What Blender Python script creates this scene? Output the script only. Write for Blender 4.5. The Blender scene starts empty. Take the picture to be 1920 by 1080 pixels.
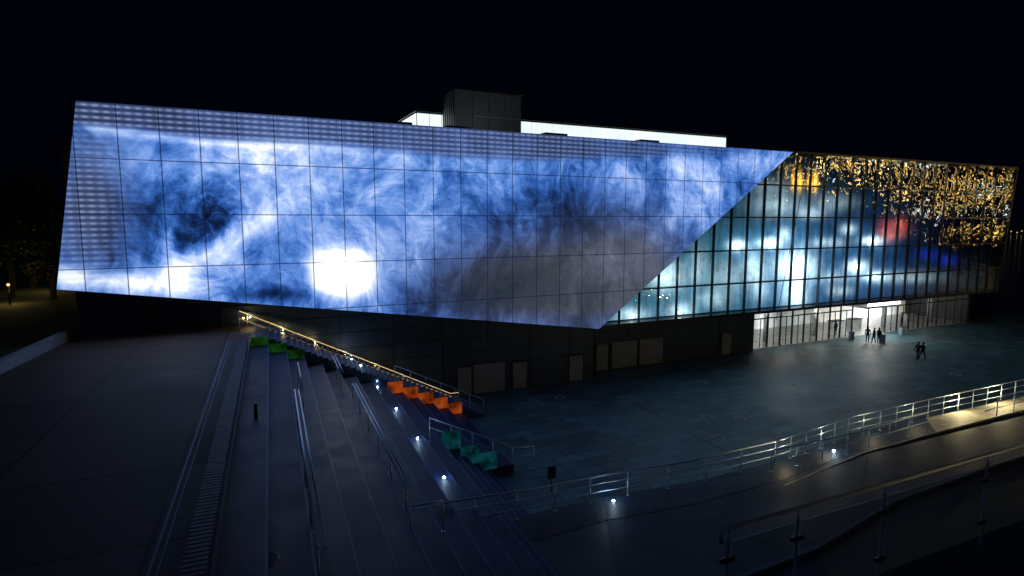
import bpy, math, random
import numpy as np
from mathutils import Vector, Matrix
random.seed(7); rng=np.random.default_rng(5)
D=bpy.data; S=bpy.context.scene; COL=S.collection
# ---------------------------------------------------------------- camera
F_=1100.0; CAMZ=13.0; TH=math.atan(125/F_)
CAM=Vector((0,0,CAMZ)); FW=Vector((0,math.cos(TH),-math.sin(TH))); UPV=Vector((0,math.sin(TH),math.cos(TH))); RT=Vector((1,0,0))
cd=D.cameras.new('camera'); cam=D.objects.new('camera',cd); COL.objects.link(cam)
cam.location=CAM; cam.rotation_euler=(math.pi/2-TH,0,0); cd.sensor_width=36; cd.lens=F_/1920*36; cd.clip_end=3000; cd.clip_start=.05
S.camera=cam
def ray(px,py): return FW+RT*((px-960)/F_)+UPV*((540-py)/F_)
def at_z(px,py,z):
    r=ray(px,py); k=(z-CAMZ)/r.z; return CAM+r*k
def at_Y(px,py,Y):
    r=ray(px,py); return CAM+r*(Y/r.y)
def proj(P):
    v=Vector(P)-CAM; d=v.dot(FW); return 960+F_*v.x/d, 540-F_*v.dot(UPV)/d
P0=at_z(1115,712,0)
U=ray(3300,415); U.z=0; U.normalize(); NV=Vector((-U.y,U.x,0))
def FP(t,d,z): return Vector((P0.x+U.x*t+NV.x*d, P0.y+U.y*t+NV.y*d, z))
def on_fac(px,py,d=0):
    r=ray(px,py); k=(d-(CAM-P0).dot(NV))/r.dot(NV); P=CAM+r*k
    return (P-P0).dot(U), P.z
U2=Vector((.925,.38,0)).normalized(); V2=Vector((-U2.y,U2.x,0))
def W(s,r,z): return Vector((s*U2.x+r*V2.x, s*U2.y+r*V2.y, z))
# ---------------------------------------------------------------- mesh helpers
ORG={}
class MB:
    def __init__(s): s.v=[]; s.f=[]
    def face(s,pts):
        n=len(s.v); s.v+= [Vector(p) for p in pts]; s.f.append(list(range(n,n+len(pts))))
    def hexa(s,p):
        n=len(s.v); s.v+=[Vector(q) for q in p]
        for f in ((3,2,1,0),(4,5,6,7),(0,1,5,4),(1,2,6,5),(2,3,7,6),(3,0,4,7)): s.f.append([n+i for i in f])
    def box(s,x0,x1,y0,y1,z0,z1,fn=None):
        p=[(x0,y0,z0),(x1,y0,z0),(x1,y1,z0),(x0,y1,z0),(x0,y0,z1),(x1,y0,z1),(x1,y1,z1),(x0,y1,z1)]
        if fn: p=[fn(*q) for q in p]
        s.hexa(p)
    def prism(s,bot,top):
        n=len(s.v); m=len(bot); s.v+=[Vector(q) for q in bot]+[Vector(q) for q in top]
        s.f.append([n+i for i in reversed(range(m))]); s.f.append([n+m+i for i in range(m)])
        for i in range(m):
            j=(i+1)%m; s.f.append([n+i,n+j,n+m+j,n+m+i])
    def tube(s,pts,r,n=8,radii=None):
        pts=[Vector(p) for p in pts]; base=len(s.v); m=len(pts)
        for i,p in enumerate(pts):
            a=pts[max(i-1,0)]; b=pts[min(i+1,m-1)]; t=(b-a).normalized()
            ref=Vector((0,0,1)) if abs(t.z)<.9 else Vector((1,0,0))
            x=t.cross(ref).normalized(); y=t.cross(x)
            rr=radii[i] if radii else r
            for k in range(n):
                an=2*math.pi*k/n; s.v.append(p+x*(rr*math.cos(an))+y*(rr*math.sin(an)))
        for i in range(m-1):
            for k in range(n):
                k2=(k+1)%n; s.f.append([base+i*n+k,base+i*n+k2,base+(i+1)*n+k2,base+(i+1)*n+k])
        s.f.append([base+k for k in reversed(range(n))]); s.f.append([base+(m-1)*n+k for k in range(n)])
    def disc(s,c,r,h,n=24,r2=None):
        c=Vector(c); r2=r if r2 is None else r2
        s.prism([c+Vector((r*math.cos(2*math.pi*k/n),r*math.sin(2*math.pi*k/n),0)) for k in range(n)],
                [c+Vector((r2*math.cos(2*math.pi*k/n),r2*math.sin(2*math.pi*k/n),h)) for k in range(n)])
    def ball(s,c,r,n=10,m=6,sc=(1,1,1)):
        c=Vector(c); base=len(s.v)
        for j in range(1,m):
            ph=math.pi*j/m
            for k in range(n):
                a=2*math.pi*k/n; s.v.append(c+Vector((r*sc[0]*math.sin(ph)*math.cos(a),r*sc[1]*math.sin(ph)*math.sin(a),r*sc[2]*math.cos(ph))))
        s.v.append(c+Vector((0,0,r*sc[2]))); s.v.append(c-Vector((0,0,r*sc[2]))); T=len(s.v)-2; B=T+1
        for j in range(m-2):
            for k in range(n):
                k2=(k+1)%n; s.f.append([base+j*n+k,base+(j+1)*n+k,base+(j+1)*n+k2,base+j*n+k2])
        for k in range(n):
            k2=(k+1)%n; s.f.append([T,base+k,base+k2]); s.f.append([B,base+(m-2)*n+k2,base+(m-2)*n+k])
    def build(s,name,mat,parent=None,smooth=False):
        if parent is not None: o0=ORG[parent.name]
        else:
            a=[min(v[i] for v in s.v) for i in range(3)]; b=[max(v[i] for v in s.v) for i in range(3)]
            o0=Vector(((a[0]+b[0])/2,(a[1]+b[1])/2,a[2]))
        me=D.meshes.new(name); me.from_pydata([tuple(v-o0) for v in s.v],[],s.f); me.update()
        if mat: me.materials.append(mat)
        if smooth: me.polygons.foreach_set('use_smooth',[True]*len(me.polygons))
        o=D.objects.new(name,me); COL.objects.link(o)
        if parent is not None: o.parent=parent
        else: o.location=o0
        ORG[o.name]=o0
        return o
def empty(name,loc,label,cat,group=None):
    o=D.objects.new(name,None); COL.objects.link(o); o.location=loc; ORG[o.name]=Vector(loc)
    o['label']=label; o['category']=cat
    if group: o['group']=group
    return o
def tag(o,label,cat,group=None):
    o['label']=label; o['category']=cat
    if group: o['group']=group
    return o
def struct(o): o['kind']='structure'; return o
# ---------------------------------------------------------------- materials
class NT:
    def __init__(s,name):
        s.m=D.materials.new(name); s.m.use_nodes=True; s.t=s.m.node_tree; s.t.nodes.clear()
        s.out=s.t.nodes.new('ShaderNodeOutputMaterial')
    def n(s,typ,**kw):
        o=s.t.nodes.new(typ)
        for k,v in kw.items(): setattr(o,k,v)
        return o
    def l(s,a,b): s.t.links.new(a,b)
    def math(s,op,a,b=None,c=None,clamp=False):
        o=s.n('ShaderNodeMath',operation=op); o.use_clamp=clamp
        for i,x in enumerate((a,b,c)):
            if x is None: continue
            if isinstance(x,(int,float)): o.inputs[i].default_value=x
            else: s.l(x,o.inputs[i])
        return o.outputs[0]
    def noise(s,vec,scale,detail=4,rough=.5,dist=0,color=False):
        o=s.n('ShaderNodeTexNoise'); o.inputs['Scale'].default_value=scale; o.inputs['Detail'].default_value=detail
        o.inputs['Roughness'].default_value=rough; o.inputs['Distortion'].default_value=dist
        if vec is not None: s.l(vec,o.inputs['Vector'])
        return o.outputs['Color' if color else 'Fac']
    def vec(s,op,a,b):
        o=s.n('ShaderNodeVectorMath',operation=op)
        s.l(a,o.inputs[0])
        if op=='SCALE': o.inputs['Scale'].default_value=b
        elif isinstance(b,tuple): o.inputs[1].default_value=b
        else: s.l(b,o.inputs[1])
        return o.outputs[0]
    def ramp(s,fac,stops):
        o=s.n('ShaderNodeValToRGB'); e=o.color_ramp.elements
        while len(e)>2: e.remove(e[-1])
        for i,(p,c) in enumerate(stops):
            el=e[i] if i<2 else e.new(p)
            el.position=p; el.color=(*c,1)
        s.l(fac,o.inputs[0]); return o.outputs[0]
    def mix(s,fac,a,b,blend='MIX'):
        o=s.n('ShaderNodeMix',data_type='RGBA',blend_type=blend)
        for i,x in ((0,fac),(6,a),(7,b)):
            if isinstance(x,(int,float)): o.inputs[i].default_value=x
            elif isinstance(x,tuple): o.inputs[i].default_value=(*x,1)
            else: s.l(x,o.inputs[i])
        return o.outputs[2]
def mat(name,col,rough=.6,metal=0,var=.25,scale=1.5,bump=.1,col2=None,rot=None,brick=None):
    k=NT(name); b=k.n('ShaderNodeBsdfPrincipled'); k.l(b.outputs[0],k.out.inputs[0])
    tc=k.n('ShaderNodeTexCoord').outputs['Object']
    if rot is not None:
        mp=k.n('ShaderNodeMapping'); mp.inputs['Rotation'].default_value=(0,0,rot); k.l(tc,mp.inputs[0]); tc=mp.outputs[0]
    n1=k.noise(tc,scale,6,.6); n2=k.noise(tc,scale*9,4,.6)
    f=k.math('ADD',k.math('MULTIPLY',n1,.7),k.math('MULTIPLY',n2,.3))
    c2=col2 or tuple(c*(1-var) for c in col); c1=tuple(c*(1+var) for c in col)
    c=k.ramp(f,[(.3,c2),(.7,c1)])
    bh=n2
    if brick:
        bt=k.n('ShaderNodeTexBrick'); k.l(tc,bt.inputs['Vector']); bt.inputs['Scale'].default_value=1
        bt.inputs['Brick Width'].default_value=brick[0]; bt.inputs['Row Height'].default_value=brick[1]; bt.inputs['Mortar Size'].default_value=brick[2]
        bt.inputs['Mortar Smooth'].default_value=.1
        bt.inputs['Color1'].default_value=(.62,.62,.62,1); bt.inputs['Color2'].default_value=(1.25,1.25,1.25,1); bt.inputs['Mortar'].default_value=(.2,.2,.2,1)
        if len(brick)>3: bt.offset=brick[3]
        c=k.mix(1.0,c,bt.outputs[0],'MULTIPLY')
    k.l(c,b.inputs['Base Color']); b.inputs['Metallic'].default_value=metal
    k.l(k.math('ADD',k.math('MULTIPLY',n1,.3),rough-.15),b.inputs['Roughness'])
    if bump:
        bp=k.n('ShaderNodeBump'); bp.inputs['Strength'].default_value=bump; bp.inputs['Distance'].default_value=.02
        k.l(bh,bp.inputs['Height']); k.l(bp.outputs[0],b.inputs['Normal'])
    return k.m
def emis(name,col,st,var=0.0,scale=2):
    k=NT(name); e=k.n('ShaderNodeEmission'); k.l(e.outputs[0],k.out.inputs[0])
    tc=k.n('ShaderNodeTexCoord').outputs['Object']; n=k.noise(tc,scale,3)
    c=k.ramp(n,[(.35,tuple(x*(1-var) for x in col)),(.65,tuple(min(1,x*(1+var)) for x in col))]); k.l(c,e.inputs[0]); e.inputs[1].default_value=st
    return k.m
def glassmat(name,tint,refl=1.2,rough=.03,bump=0,bscale=.8):
    k=NT(name); tr=k.n('ShaderNodeBsdfTransparent'); tr.inputs[0].default_value=(*tint,1)
    g=k.n('ShaderNodeBsdfGlossy'); g.inputs['Roughness'].default_value=rough
    ge=k.n('ShaderNodeNewGeometry')
    fr=k.n('ShaderNodeFresnel'); k.l(k.math('ADD',1.5,k.math('MULTIPLY',ge.outputs['Backfacing'],1/1.5-1.5)),fr.inputs[0])
    if bump:
        tc=k.n('ShaderNodeTexCoord').outputs['Object']; nz=k.noise(tc,bscale,2,.5,.6)
        bp=k.n('ShaderNodeBump'); bp.inputs['Strength'].default_value=1; bp.inputs['Distance'].default_value=bump
        k.l(nz,bp.inputs['Height']); k.l(bp.outputs[0],g.inputs['Normal'])
    mx=k.n('ShaderNodeMixShader'); k.l(k.math('MULTIPLY',fr.outputs[0],refl,clamp=True),mx.inputs[0]); k.l(tr.outputs[0],mx.inputs[1]); k.l(g.outputs[0],mx.inputs[2])
    k.l(mx.outputs[0],k.out.inputs[0]); return k.m
angU=math.atan2(U.y,U.x); ang2=math.atan2(U2.y,U2.x)
M={}
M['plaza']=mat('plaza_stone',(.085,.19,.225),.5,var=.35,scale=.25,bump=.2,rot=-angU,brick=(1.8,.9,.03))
M['terrace']=mat('terrace_concrete',(.115,.078,.060),.65,var=.35,scale=.35,bump=.2,rot=-ang2,brick=(4.2,4.2,.05,0.0))
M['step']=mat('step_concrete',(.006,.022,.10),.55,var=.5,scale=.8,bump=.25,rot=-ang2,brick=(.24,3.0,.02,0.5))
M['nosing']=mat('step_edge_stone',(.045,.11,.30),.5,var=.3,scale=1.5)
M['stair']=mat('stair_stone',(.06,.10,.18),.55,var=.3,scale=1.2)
M['wood']=mat('dark_timber',(.015,.025,.055),.5,var=.4,scale=3)
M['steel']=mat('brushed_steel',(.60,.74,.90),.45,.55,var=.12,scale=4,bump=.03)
M['darkmetal']=mat('dark_metal',(.05,.052,.058),.4,.7,var=.25,scale=1.5,bump=.03)
M['mull']=mat('black_mullion',(.015,.02,.025),.5,.3,var=.25,scale=1.5,bump=.03)
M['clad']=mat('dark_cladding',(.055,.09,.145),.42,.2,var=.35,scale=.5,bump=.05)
M['door']=mat('grey_door_panel',(.32,.34,.37),.5,.1,var=.2,scale=1.2,bump=.05)
M['lawn']=mat('lawn_grass',(.07,.09,.025),.9,var=.5,scale=3,bump=.5)
M['ground']=mat('dark_ground',(.03,.03,.03),.9,var=.4,scale=.05)
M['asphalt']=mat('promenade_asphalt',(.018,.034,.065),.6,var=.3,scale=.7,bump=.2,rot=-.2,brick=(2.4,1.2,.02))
M['path']=mat('sandy_path',(.12,.10,.075),.7,var=.35,scale=.4,bump=.25)
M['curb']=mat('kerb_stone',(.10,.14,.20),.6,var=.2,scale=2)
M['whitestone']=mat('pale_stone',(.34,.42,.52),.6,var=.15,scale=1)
M['cream']=mat('cream_ramp_stone',(.5,.46,.36),.6,var=.25,scale=1,brick=(1.2,.6,.01))
M['brownwall']=mat('red_brown_wall',(.30,.12,.08),.8,var=.25,scale=.6,brick=(.6,.3,.02))
M['bark']=mat('bark',(.07,.05,.035),.9,var=.4,scale=5,bump=.4)
M['leaf']=mat('leaves',(.06,.075,.03),.7,var=.5,scale=1.5,bump=0)
M['bank']=mat('far_bank_hill',(.01,.012,.01),.95,var=.4,scale=.03)
M['cloth']=mat('dark_clothes',(.02,.02,.025),.9,var=.3,scale=6)
M['hair']=mat('dark_hair',(.012,.01,.008),.7,var=.3,scale=20)
M['iron']=mat('cast_iron',(.4,.42,.42),.6,.1,var=.3,scale=8,bump=.2)
M['floor']=mat('lobby_floor',(.35,.34,.32),.3,var=.1,scale=1)
M['plaster']=mat('lobby_plaster',(.6,.6,.6),.7,var=.1,scale=1)
M['glass']=glassmat('facade_glass',(.84,.92,.94),2.2,.002,.034,1.2)
M['clear']=glassmat('clear_glass',(.95,.97,.98),.8,.03)
M['rail_glass']=glassmat('railing_glass',(.86,.90,.92),1.6,.05)
M['warm']=emis('warm_led',(1,.66,.24),1.7)
M['warmlow']=emis('warm_led_dim',(1,.6,.2),.7)
M['white']=emis('white_lamp',(.75,.9,1),90)
M['spot']=emis('white_floodlight',(.85,.97,1),9)
M['sodium']=emis('sodium_lamp',(1,.60,.14),26)
M['sodiumstrong']=emis('strong_sodium_lamp',(1,.60,.14),60)
M['coolwhite']=emis('cool_street_lamp',(.7,.9,1),26)
M['lantern']=emis('lantern_glass',(.82,.97,.95),1.1,.08,.35)
M['orange']=emis('orange_panel_light',(.45,.07,.01),.42,.7,1.6)
M['green']=emis('green_panel_light',(.02,.14,.02),.18,.7,1.6)
M['teal']=emis('teal_panel_light',(.01,.16,.20),.16,.7,1.6)
M['whiteroom']=emis('white_ceiling_light',(.97,.98,.92),4)
k=NT('dark_water'); b=k.n('ShaderNodeBsdfPrincipled'); k.l(b.outputs[0],k.out.inputs[0]); b.inputs['Base Color'].default_value=(.004,.006,.01,1); b.inputs['Roughness'].default_value=.12
tc=k.n('ShaderNodeTexCoord').outputs['Object']; nz=k.noise(tc,.8,4); bp=k.n('ShaderNodeBump'); bp.inputs['Distance'].default_value=.12; k.l(nz,bp.inputs['Height']); k.l(bp.outputs[0],b.inputs['Normal']); M['water']=k.m
# display
ROW=3.04; ZT=19.45
tA,zA=on_fac(147,207); tB,zB=on_fac(1480,283); tC,zC=on_fac(1118,615); tD_,zD=on_fac(110,541)
k=NT('display_picture')
tz=k.n('ShaderNodeAttribute',attribute_name='tz').outputs['Vector']; pa=k.n('ShaderNodeAttribute',attribute_name='paint')
sp=k.n('ShaderNodeSeparateColor'); k.l(pa.outputs['Color'],sp.inputs[0]); R_,G_,B_=sp.outputs
sx=k.n('ShaderNodeSeparateXYZ'); k.l(tz,sx.inputs[0]); T_,Z_=sx.outputs[0],sx.outputs[1]
wc=k.vec('SCALE',k.vec('SUBTRACT',k.noise(tz,.12,3,.5,0,True),(.5,.5,.5)),8.0)
wv=k.vec('ADD',tz,wc)
wc2=k.vec('SCALE',k.vec('SUBTRACT',k.noise(wv,.5,3,.5,0,True),(.5,.5,.5)),1.3)
wv2=k.vec('ADD',wv,wc2)
mp=k.n('ShaderNodeMapping'); mp.inputs['Rotation'].default_value=(0,0,.7); mp.inputs['Scale'].default_value=(1,.36,1); k.l(wv2,mp.inputs[0])
mpb=k.n('ShaderNodeMapping'); mpb.inputs['Rotation'].default_value=(0,0,.45); mpb.inputs['Scale'].default_value=(.16,1,1); k.l(wv,mpb.inputs[0])
n1=k.noise(wv,.17,9,.6); n2=k.noise(mp.outputs[0],.65,10,.68); n3=k.noise(mpb.outputs[0],2.6,6,.7)
te,ze=on_fac(388,412)
dx=k.math('SUBTRACT',T_,te); dz=k.math('SUBTRACT',Z_,ze)
rad=k.math('SQRT',k.math('ADD',k.math('MULTIPLY',dx,dx),k.math('MULTIPLY',dz,dz)))
rad2=k.math('ADD',rad,k.math('MULTIPLY',k.math('SUBTRACT',n1,.5),3.0))
an=k.math('ADD',k.math('ARCTAN2',dz,dx),k.math('MULTIPLY',rad,.35))
cv=k.n('ShaderNodeCombineXYZ'); k.l(k.math('MULTIPLY',rad2,1.2),cv.inputs[0]); k.l(k.math('MULTIPLY',k.math('COSINE',an),1.4),cv.inputs[1]); k.l(k.math('MULTIPLY',k.math('SINE',an),1.4),cv.inputs[2])
nsw=k.noise(cv.outputs[0],1.1,10,.7,.4)
wsw=k.math('SUBTRACT',1.0,k.math('DIVIDE',rad,8.5),clamp=True)
lin=k.math('ADD',k.math('MULTIPLY',k.math('SUBTRACT',n2,.5),1.1),k.math('MULTIPLY',k.math('SUBTRACT',n3,.5),.36))
det=k.math('ADD',k.math('MULTIPLY',k.math('SUBTRACT',n1,.5),1.15),k.math('MULTIPLY',lin,k.math('SUBTRACT',1.0,k.math('MULTIPLY',wsw,.4))))
det=k.math('ADD',det,k.math('MULTIPLY',k.math('MULTIPLY',k.math('SUBTRACT',nsw,.5),1.2),wsw))
det=k.math('MULTIPLY',det,k.math('MULTIPLY',k.math('SUBTRACT',1.0,k.math('MULTIPLY',B_,.5)),k.math('SUBTRACT',1.0,k.math('MULTIPLY',G_,.5),clamp=True)))
v=k.math('ADD',R_,det)
blue=k.ramp(v,[(0,(.002,.005,.02)),(.2,(.007,.028,.12)),(.38,(.025,.10,.38)),(.55,(.10,.24,.66)),(.72,(.29,.44,.86)),(.9,(.62,.75,1)),(1,(.92,.96,1))])
grey=k.ramp(v,[(0,(.018,.026,.045)),(.25,(.046,.052,.072)),(.5,(.11,.125,.18)),(.8,(.40,.47,.72)),(1,(.9,.95,1))])
c=k.mix(G_,blue,grey)
rw=k.math('ADD',k.math('MULTIPLY',k.math('SINE',k.math('MULTIPLY',Z_,2*math.pi/.32)),.5),.5)
ds=k.math('ADD',k.math('MULTIPLY',k.math('SINE',k.math('MULTIPLY',T_,2*math.pi/.5)),.35),.65)
dash=k.math('MULTIPLY',k.math('MULTIPLY',k.math('POWER',rw,1.6),ds),B_)
c=k.mix(k.math('MULTIPLY',dash,.42),c,(.46,.56,.92))
c=k.mix(k.math('MULTIPLY',k.math('SUBTRACT',1.0,rw),k.math('MULTIPLY',B_,.55)),c,(.012,.018,.06))
def line(x,p,off,w):
    fr=k.math('FRACT',k.math('DIVIDE',k.math('SUBTRACT',x,off),p)); 
    return k.math('LESS_THAN',fr,w/p)
ln=k.math('MAXIMUM',line(T_,2.02,0.35,.06),line(Z_,ROW,ZT-8*ROW,.06))
c=k.mix(k.math('MULTIPLY',ln,.8),c,(.005,.01,.03))
e=k.n('ShaderNodeEmission'); k.l(c,e.inputs[0])
k.l(k.math('ADD',1.1,k.math('MAXIMUM',k.math('MULTIPLY',k.math('SUBTRACT',R_,1.15),4.0),0.0)),e.inputs[1]); k.l(e.outputs[0],k.out.inputs[0]); M['display']=k.m
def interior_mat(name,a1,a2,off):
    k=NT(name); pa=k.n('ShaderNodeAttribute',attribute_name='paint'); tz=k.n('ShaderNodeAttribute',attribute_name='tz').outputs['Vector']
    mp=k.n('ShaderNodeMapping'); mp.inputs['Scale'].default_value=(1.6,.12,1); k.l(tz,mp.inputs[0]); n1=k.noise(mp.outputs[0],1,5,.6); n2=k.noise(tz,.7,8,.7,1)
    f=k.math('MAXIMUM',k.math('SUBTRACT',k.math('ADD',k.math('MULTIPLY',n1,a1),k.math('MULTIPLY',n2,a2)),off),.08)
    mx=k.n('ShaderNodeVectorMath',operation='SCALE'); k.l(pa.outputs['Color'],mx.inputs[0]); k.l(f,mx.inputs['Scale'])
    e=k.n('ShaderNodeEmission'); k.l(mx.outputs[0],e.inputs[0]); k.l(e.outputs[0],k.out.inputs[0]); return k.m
M['interior']=interior_mat('painted_interior_glow',1.8,2.0,.9)
M['lobbywall']=interior_mat('lobby_wall_painted_glow',1.2,1.0,.1)
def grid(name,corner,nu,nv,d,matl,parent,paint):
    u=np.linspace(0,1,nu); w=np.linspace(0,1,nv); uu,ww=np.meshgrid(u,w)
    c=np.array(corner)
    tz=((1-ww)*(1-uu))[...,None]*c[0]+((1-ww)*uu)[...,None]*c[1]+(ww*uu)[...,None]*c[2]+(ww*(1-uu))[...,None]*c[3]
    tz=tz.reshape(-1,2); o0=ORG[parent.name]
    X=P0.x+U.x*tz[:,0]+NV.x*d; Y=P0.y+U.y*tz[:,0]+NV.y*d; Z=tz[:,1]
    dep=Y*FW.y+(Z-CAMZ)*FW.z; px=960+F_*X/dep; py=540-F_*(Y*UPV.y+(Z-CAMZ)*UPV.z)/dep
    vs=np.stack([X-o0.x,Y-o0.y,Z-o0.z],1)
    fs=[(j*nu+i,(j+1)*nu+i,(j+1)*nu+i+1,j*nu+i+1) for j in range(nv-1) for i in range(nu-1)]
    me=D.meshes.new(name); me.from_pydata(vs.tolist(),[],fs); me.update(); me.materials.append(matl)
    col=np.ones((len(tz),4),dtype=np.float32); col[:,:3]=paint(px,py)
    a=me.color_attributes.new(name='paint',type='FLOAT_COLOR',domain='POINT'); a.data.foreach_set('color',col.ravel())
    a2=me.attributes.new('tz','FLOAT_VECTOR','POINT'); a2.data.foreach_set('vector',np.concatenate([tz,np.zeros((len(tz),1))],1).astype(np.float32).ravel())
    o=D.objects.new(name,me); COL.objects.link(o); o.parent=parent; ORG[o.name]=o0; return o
def g(px,py,cx,cy,sx,sy,a,rot=0):
    c,s=math.cos(rot),math.sin(rot); dx=px-cx; dy=py-cy; x=dx*c+dy*s; y=-dx*s+dy*c
    return a*np.exp(-.5*((x/sx)**2+(y/sy)**2))
def paint_display(px,py):
    arc=np.interp(px,[140,250,372,500,620,850,1000,1480],[236,249,266,274,278,300,306,294])
    R=np.full(px.shape,.46)
    R+=.85*np.exp(-(np.abs((px-637)/54)**4+np.abs((py-512)/46)**4))
    R+=g(px,py,640,505,85,55,.24)
    R+=g(px,py,550,325,70,60,.20)+g(px,py,585,410,60,60,.10)+g(px,py,360,300,130,20,.16)+g(px,py,700,315,90,40,.14)+g(px,py,480,330,60,50,.06)
    R+=g(px,py,388,412,44,32,-.26)+g(px,py,265,425,45,55,-.08)+g(px,py,480,440,30,40,-.08)
    R+=g(px,py,405,466,90,16,.42,-.5)+g(px,py,316,450,11,45,.26)+g(px,py,335,528,24,25,.34)+g(px,py,440,500,60,22,.2)
    R+=g(px,py,190,525,85,13,.42,.1)+g(px,py,130,515,18,14,.3)+g(px,py,520,552,70,10,-.3)+g(px,py,240,480,60,20,-.1)
    R+=g(px,py,900,510,90,60,-.22)+g(px,py,1010,375,50,40,-.2)+g(px,py,905,325,70,40,.14)+g(px,py,760,420,55,70,.08)
    R+=g(px,py,1190,330,120,26,.12)+g(px,py,1390,305,80,16,.22)+g(px,py,1320,375,55,30,.2)+g(px,py,1090,410,50,40,-.18)
    R+=g(px,py,1150,500,50,24,.08,-.4)+g(px,py,1050,550,140,50,-.2)+g(px,py,830,560,80,30,-.16)+g(px,py,1100,360,260,60,-.04)
    band=np.exp(-.5*((py-arc)/6)**2)*np.clip((px-140)/40,0,1)*np.clip((800-px)/350,0,1)
    R+=.34*band
    above=np.clip((arc-py)/14,0,1)*np.clip((1500-px)/450,0,1)
    R-=.18*above
    B=np.clip(above*.9*np.where(px>700,.8,1)+g(px,py,160,390,45,90,.9),0,1)
    R-=g(px,py,165,390,45,80,.12)
    G=np.clip(above*.45+g(px,py,165,385,48,90,.7)+g(px,py,1040,530,165,64,1.25)+g(px,py,1180,480,70,70,.6),0,1)
    return np.stack([np.maximum(R,0),G,B],1)
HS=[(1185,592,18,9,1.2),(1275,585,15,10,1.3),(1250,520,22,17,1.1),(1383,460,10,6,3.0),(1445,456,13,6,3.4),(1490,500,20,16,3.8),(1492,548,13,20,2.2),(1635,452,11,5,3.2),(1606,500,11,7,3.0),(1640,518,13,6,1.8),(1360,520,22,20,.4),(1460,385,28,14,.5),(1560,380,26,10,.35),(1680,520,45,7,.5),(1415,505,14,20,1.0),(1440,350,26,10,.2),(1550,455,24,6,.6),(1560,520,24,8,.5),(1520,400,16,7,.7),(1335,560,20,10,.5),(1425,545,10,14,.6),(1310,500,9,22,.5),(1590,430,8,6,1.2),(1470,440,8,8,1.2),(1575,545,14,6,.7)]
def paint_glazing(px,py):  # lamp glow and its falloff painted into the curtain's own emission
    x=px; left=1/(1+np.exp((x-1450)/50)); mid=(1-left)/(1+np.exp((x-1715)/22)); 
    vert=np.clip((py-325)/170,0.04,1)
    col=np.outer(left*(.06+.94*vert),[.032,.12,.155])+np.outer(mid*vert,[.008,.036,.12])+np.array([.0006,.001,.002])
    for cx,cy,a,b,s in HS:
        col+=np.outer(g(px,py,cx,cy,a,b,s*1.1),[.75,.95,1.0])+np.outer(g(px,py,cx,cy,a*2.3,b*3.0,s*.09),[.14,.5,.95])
    col+=np.outer(g(px,py,1738,476,14,7,.3)+g(px,py,1776,488,12,6,.35),[.03,.06,1])  # from here, coloured glows of signs and reflections painted on the curtain
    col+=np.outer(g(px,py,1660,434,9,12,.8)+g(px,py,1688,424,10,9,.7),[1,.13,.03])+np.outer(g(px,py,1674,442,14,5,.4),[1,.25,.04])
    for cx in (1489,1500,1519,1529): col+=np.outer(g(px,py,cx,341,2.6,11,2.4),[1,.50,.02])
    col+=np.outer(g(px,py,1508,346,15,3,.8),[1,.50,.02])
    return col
def paint_lobby(px,py):  # lobby lighting painted into the back wall's emission
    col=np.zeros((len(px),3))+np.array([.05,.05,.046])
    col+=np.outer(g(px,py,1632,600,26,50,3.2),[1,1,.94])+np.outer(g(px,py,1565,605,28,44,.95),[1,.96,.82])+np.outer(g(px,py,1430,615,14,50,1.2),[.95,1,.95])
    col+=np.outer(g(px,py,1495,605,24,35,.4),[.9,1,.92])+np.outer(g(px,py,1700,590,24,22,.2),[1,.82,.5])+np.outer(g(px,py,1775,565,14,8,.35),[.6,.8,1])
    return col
# ---------------------------------------------------------------- main building
BL=empty('exhibition_building',FP(0,0,0),'long dark building with huge blue cloud display wall and slanted glass facade','building')
tE,zE=on_fac(1907,320); tG,zG=on_fac(1870,540)
zTop=ZT; zBotG=4.5
dq=[(tA,zTop),(tB,zTop),(tC,zC),(tD_,zD)]
grid('display_screen',dq,230,52,-.42,M['display'],BL,paint_display)
m=MB(); m.prism([FP(t,-.40,z) for t,z in dq],[FP(t,-.02,z) for t,z in dq]); m.build('screen_frame',M['darkmetal'],BL)
m=MB(); m.prism([FP(t,0,z) for t,z in dq],[FP(t,22,z) for t,z in dq]); m.build('upper_volume',M['clad'],BL)
q=[(tB,zTop),(tE,zTop),(tG,zBotG),(tC,zBotG)]
m=MB(); m.prism([FP(t,1.3,z) for t,z in q],[FP(t,22,z) for t,z in q]); m.build('upper_volume',M['clad'],BL)
grid('painted_glow_curtain',[(tB,zTop-.1),(tE-.1,zTop-.1),(tG-.1,zBotG+.1),(tC,zBotG+.1)],260,60,1.15,M['interior'],BL,paint_glazing)
m=MB(); m.box(tC-.5,tG,-.05,1.32,zBotG-.25,zBotG,FP); m.build('soffit_edge',M['darkmetal'],BL)
m=MB(); m.box(tB-.5,tE+.1,-.08,1.32,zTop,zTop+.18,FP); m.build('roof_edge',M['darkmetal'],BL)
m=MB(); m.prism([FP(tE,-.05,zTop),FP(tE+.15,-.05,zTop),FP(tG+.15,-.05,zBotG-.2),FP(tG,-.05,zBotG-.2)],[FP(tE,1.3,zTop),FP(tE+.15,1.3,zTop),FP(tG+.15,1.3,zBotG-.2),FP(tG,1.3,zBotG-.2)]); m.build('end_frame',M['darkmetal'],BL)
def redge(z): return tG+(tE-tG)*(z-zBotG)/(zTop-zBotG)
def ledge(z): return tC+(tB-tC)*(z-zC)/(zTop-zC)
zs=[zBotG]+[ZT-ROW*i for i in (4,3,2,1)]+[zTop]
pitch=2.02; panes=[]
t0=.35
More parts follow.
